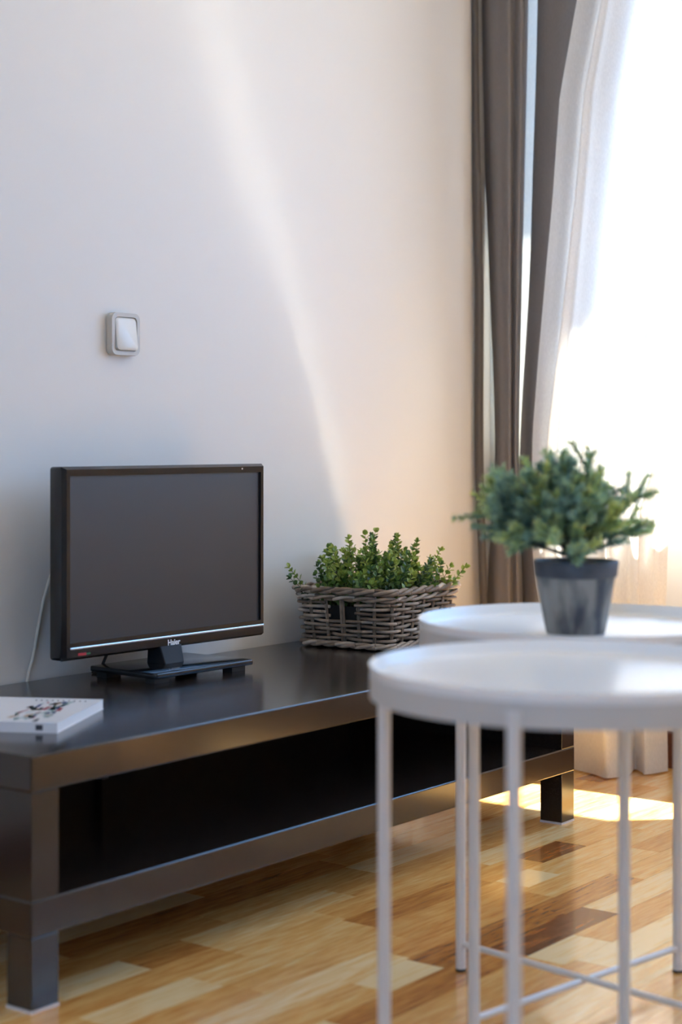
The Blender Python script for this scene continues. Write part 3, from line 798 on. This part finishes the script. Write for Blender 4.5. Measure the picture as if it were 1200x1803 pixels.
# ------------------------------------------------------------------ curtains
def loft(levels, nz=10, ns=8):
    """levels: list of (z, [(x, y), ...]) from the top down -> MB grid"""
    cols = len(levels[0][1]); tracks = []
    for c_ in range(cols):
        tracks.append(catmull([(l[1][c_][0], l[1][c_][1], l[0]) for l in levels], nz))
    mb = MB(); rowsP = []
    for i in range(len(tracks[0])):
        rowsP.append(catmull([tracks[c_][i] for c_ in range(cols)], ns))
    W = len(rowsP[0]); vs = [p for r_ in rowsP for p in r_]
    mb.add(vs, [(i * W + k, i * W + k + 1, (i + 1) * W + k + 1, (i + 1) * W + k) for i in range(len(rowsP) - 1) for k in range(W - 1)])
    return mb
def ray_y(px, X):
    """y where the sight line of image column px crosses the plane x = X"""
    d = FW + RT * ((px - 600) / F_PX); t = (X - CAM.x) / d.x; return CAM.y + d.y * t
def solid(o, th):
    md = o.modifiers.new('thickness', 'SOLIDIFY'); md.thickness = th; md.offset = 0
    return o
Z = [2.46, 1.84, 1.45, 1.16, 0.745, 0.385, 0.02]
gc = thing('grey_curtain', 'long taupe-grey curtain gathered in the corner beside the white wall', 'curtain', (0, 0, 0))
def strip(name, material, px_cols, xs, th=0.0015, ns=8):
    lv = []
    for i, z in enumerate(Z):
        lv.append((z, [(x, ray_y(px_cols[k][i], x)) for k, x in enumerate(xs)]))
    o = loft(lv, 8, ns).build(name, material, gc, smooth='all'); solid(o, th); return o
hemL = [826, 829, 831, 836, 836, 845, 848]; hemR = [840, 841, 845, 850, 850, 857, 860]
strip('hem', M['hem_cloth'], [hemL, [(a + b) / 2 for a, b in zip(hemL, hemR)], hemR], [1.985, 1.975, 1.985], 0.003)
aL = [838, 844, 854, 862, 871, 858, 862]; aR = [934, 929, 923, 918, 913, 920, 922]
aM = [[L + (R - L) * f for L, R in zip(aL, aR)] for f in (0.2, 0.42, 0.60, 0.72, 0.88)]
strip('fold', M['grey_cloth'], [aL, *aM, aR], [2.045, 1.995, 1.985, 1.975, 1.995, 1.985, 2.03])
bL = [950, 946, 938, 931, 915, 920, 925]; bR = [1205, 1130, 1080, 1058, 1030, 1010, 1005]
bM = [[L + (R - L) * f for L, R in zip(bL, bR)] for f in (0.25, 0.5, 0.75)]
strip('fold', M['grey_cloth'], [bL, *bM, bR], [2.045, 2.025, 2.05, 2.03, 2.055])
lL = [842, 846, 852, 856, 858, 858, 862]; lR = [960, 955, 946, 940, 926, 926, 930]
lM = [[(a + b) / 2 for a, b in zip(lL, lR)]]
strip('slit_backing', M['slit_backing'], [lL, *lM, lR], [2.068, 2.075, 2.072])  # white sheet added behind the folds; backlit, it stands in for the bright gaps

sh = thing('sheer_curtain', 'white translucent sheer curtain hanging to the floor in front of the bright window', 'curtain', (0, 0, 0))
yL = [(0.0, 0.31), (0.15, 0.36), (0.4, 0.40), (0.8, 0.387), (0.96, 0.371), (1.36, 0.326), (1.6, 0.305), (1.83, 0.255), (2.46, 0.14)]
yR = [(0.0, 0.078), (0.15, 0.055), (0.4, 0.045), (0.62, 0.035), (0.8, -0.03), (1.0, -0.09), (1.36, -0.15), (1.83, -0.24), (2.46, -0.40)]
FLOORP = catmull([(2.00, 0.33), (1.965, 0.275), (1.935, 0.20), (1.912, 0.150), (1.975, 0.132), (2.045, 0.150), (2.02, 0.118), (2.005, 0.10), (2.072, 0.078)], 14)
FLOORP = [Vector((p.x, p.y)) for p in FLOORP]
NSH = 112
def sheer_rows():
    rowsP = []
    for i in range(61):
        z = 2.46 * (1 - i / 60) ** 1.15 + 0.003
        row = []
        for k in range(NSH + 1):
            s = k / NSH
            a, b = keyed(yL, z), keyed(yR, z); y = a + (b - a) * s
            amp = 0.014 + 0.012 * max(0, min(1, (1.2 - z)))
            ph = s * 2 * math.pi * 4.2
            x = 1.968 + amp * math.sin(ph + 0.6 + 0.25 * math.sin(z * 2.1)) + 0.5 * amp * math.sin(ph * 2.3 + 1.7 + z * 0.8)
            y += 0.010 * math.cos(ph * 1.0 + 0.6)
            t = max(0.0, 1 - z / 0.62); t = t * t * (3 - 2 * t)
            q = s * (len(FLOORP) - 1); a_ = min(int(q), len(FLOORP) - 2); fp = FLOORP[a_].lerp(FLOORP[a_ + 1], q - a_)
            x = x + (fp.x - x) * t; y = y + (fp.y - y) * t
            row.append((x, y, z))
        rowsP.append(row)
    return rowsP
SR = sheer_rows()
def grid(rowsP):
    mb = MB(); W = len(rowsP[0])
    mb.add([p for r_ in rowsP for p in r_], [(i * W + k, i * W + k + 1, (i + 1) * W + k + 1, (i + 1) * W + k) for i in range(len(rowsP) - 1) for k in range(W - 1)])
    return mb
grid(SR).build('fabric', M['sheer'], sh, smooth='all')
hemrows = [[(x - 0.002, y - 0.001, z) for x, y, z in r_] for r_ in SR if r_[0][2] < 0.075]
grid(hemrows).build('hem', M['sheer'], sh, smooth='all')

rod = thing('curtain_rod', 'slim steel curtain rod above the window', 'curtain rod', (0, 0, 0))
mb = MB(); mb.tube([(2.02, 0.54, 2.475), (2.02, -2.1, 2.475)], 0.011, 12); mb.build('pole', M['steel'], rod, smooth=True)
for y in (0.50, -0.8, -2.0):
    mb = MB(); mb.tube([(2.02, y, 2.475), (WX, y, 2.475)], 0.007, 8); mb.build('bracket', M['steel'], rod, smooth=True)
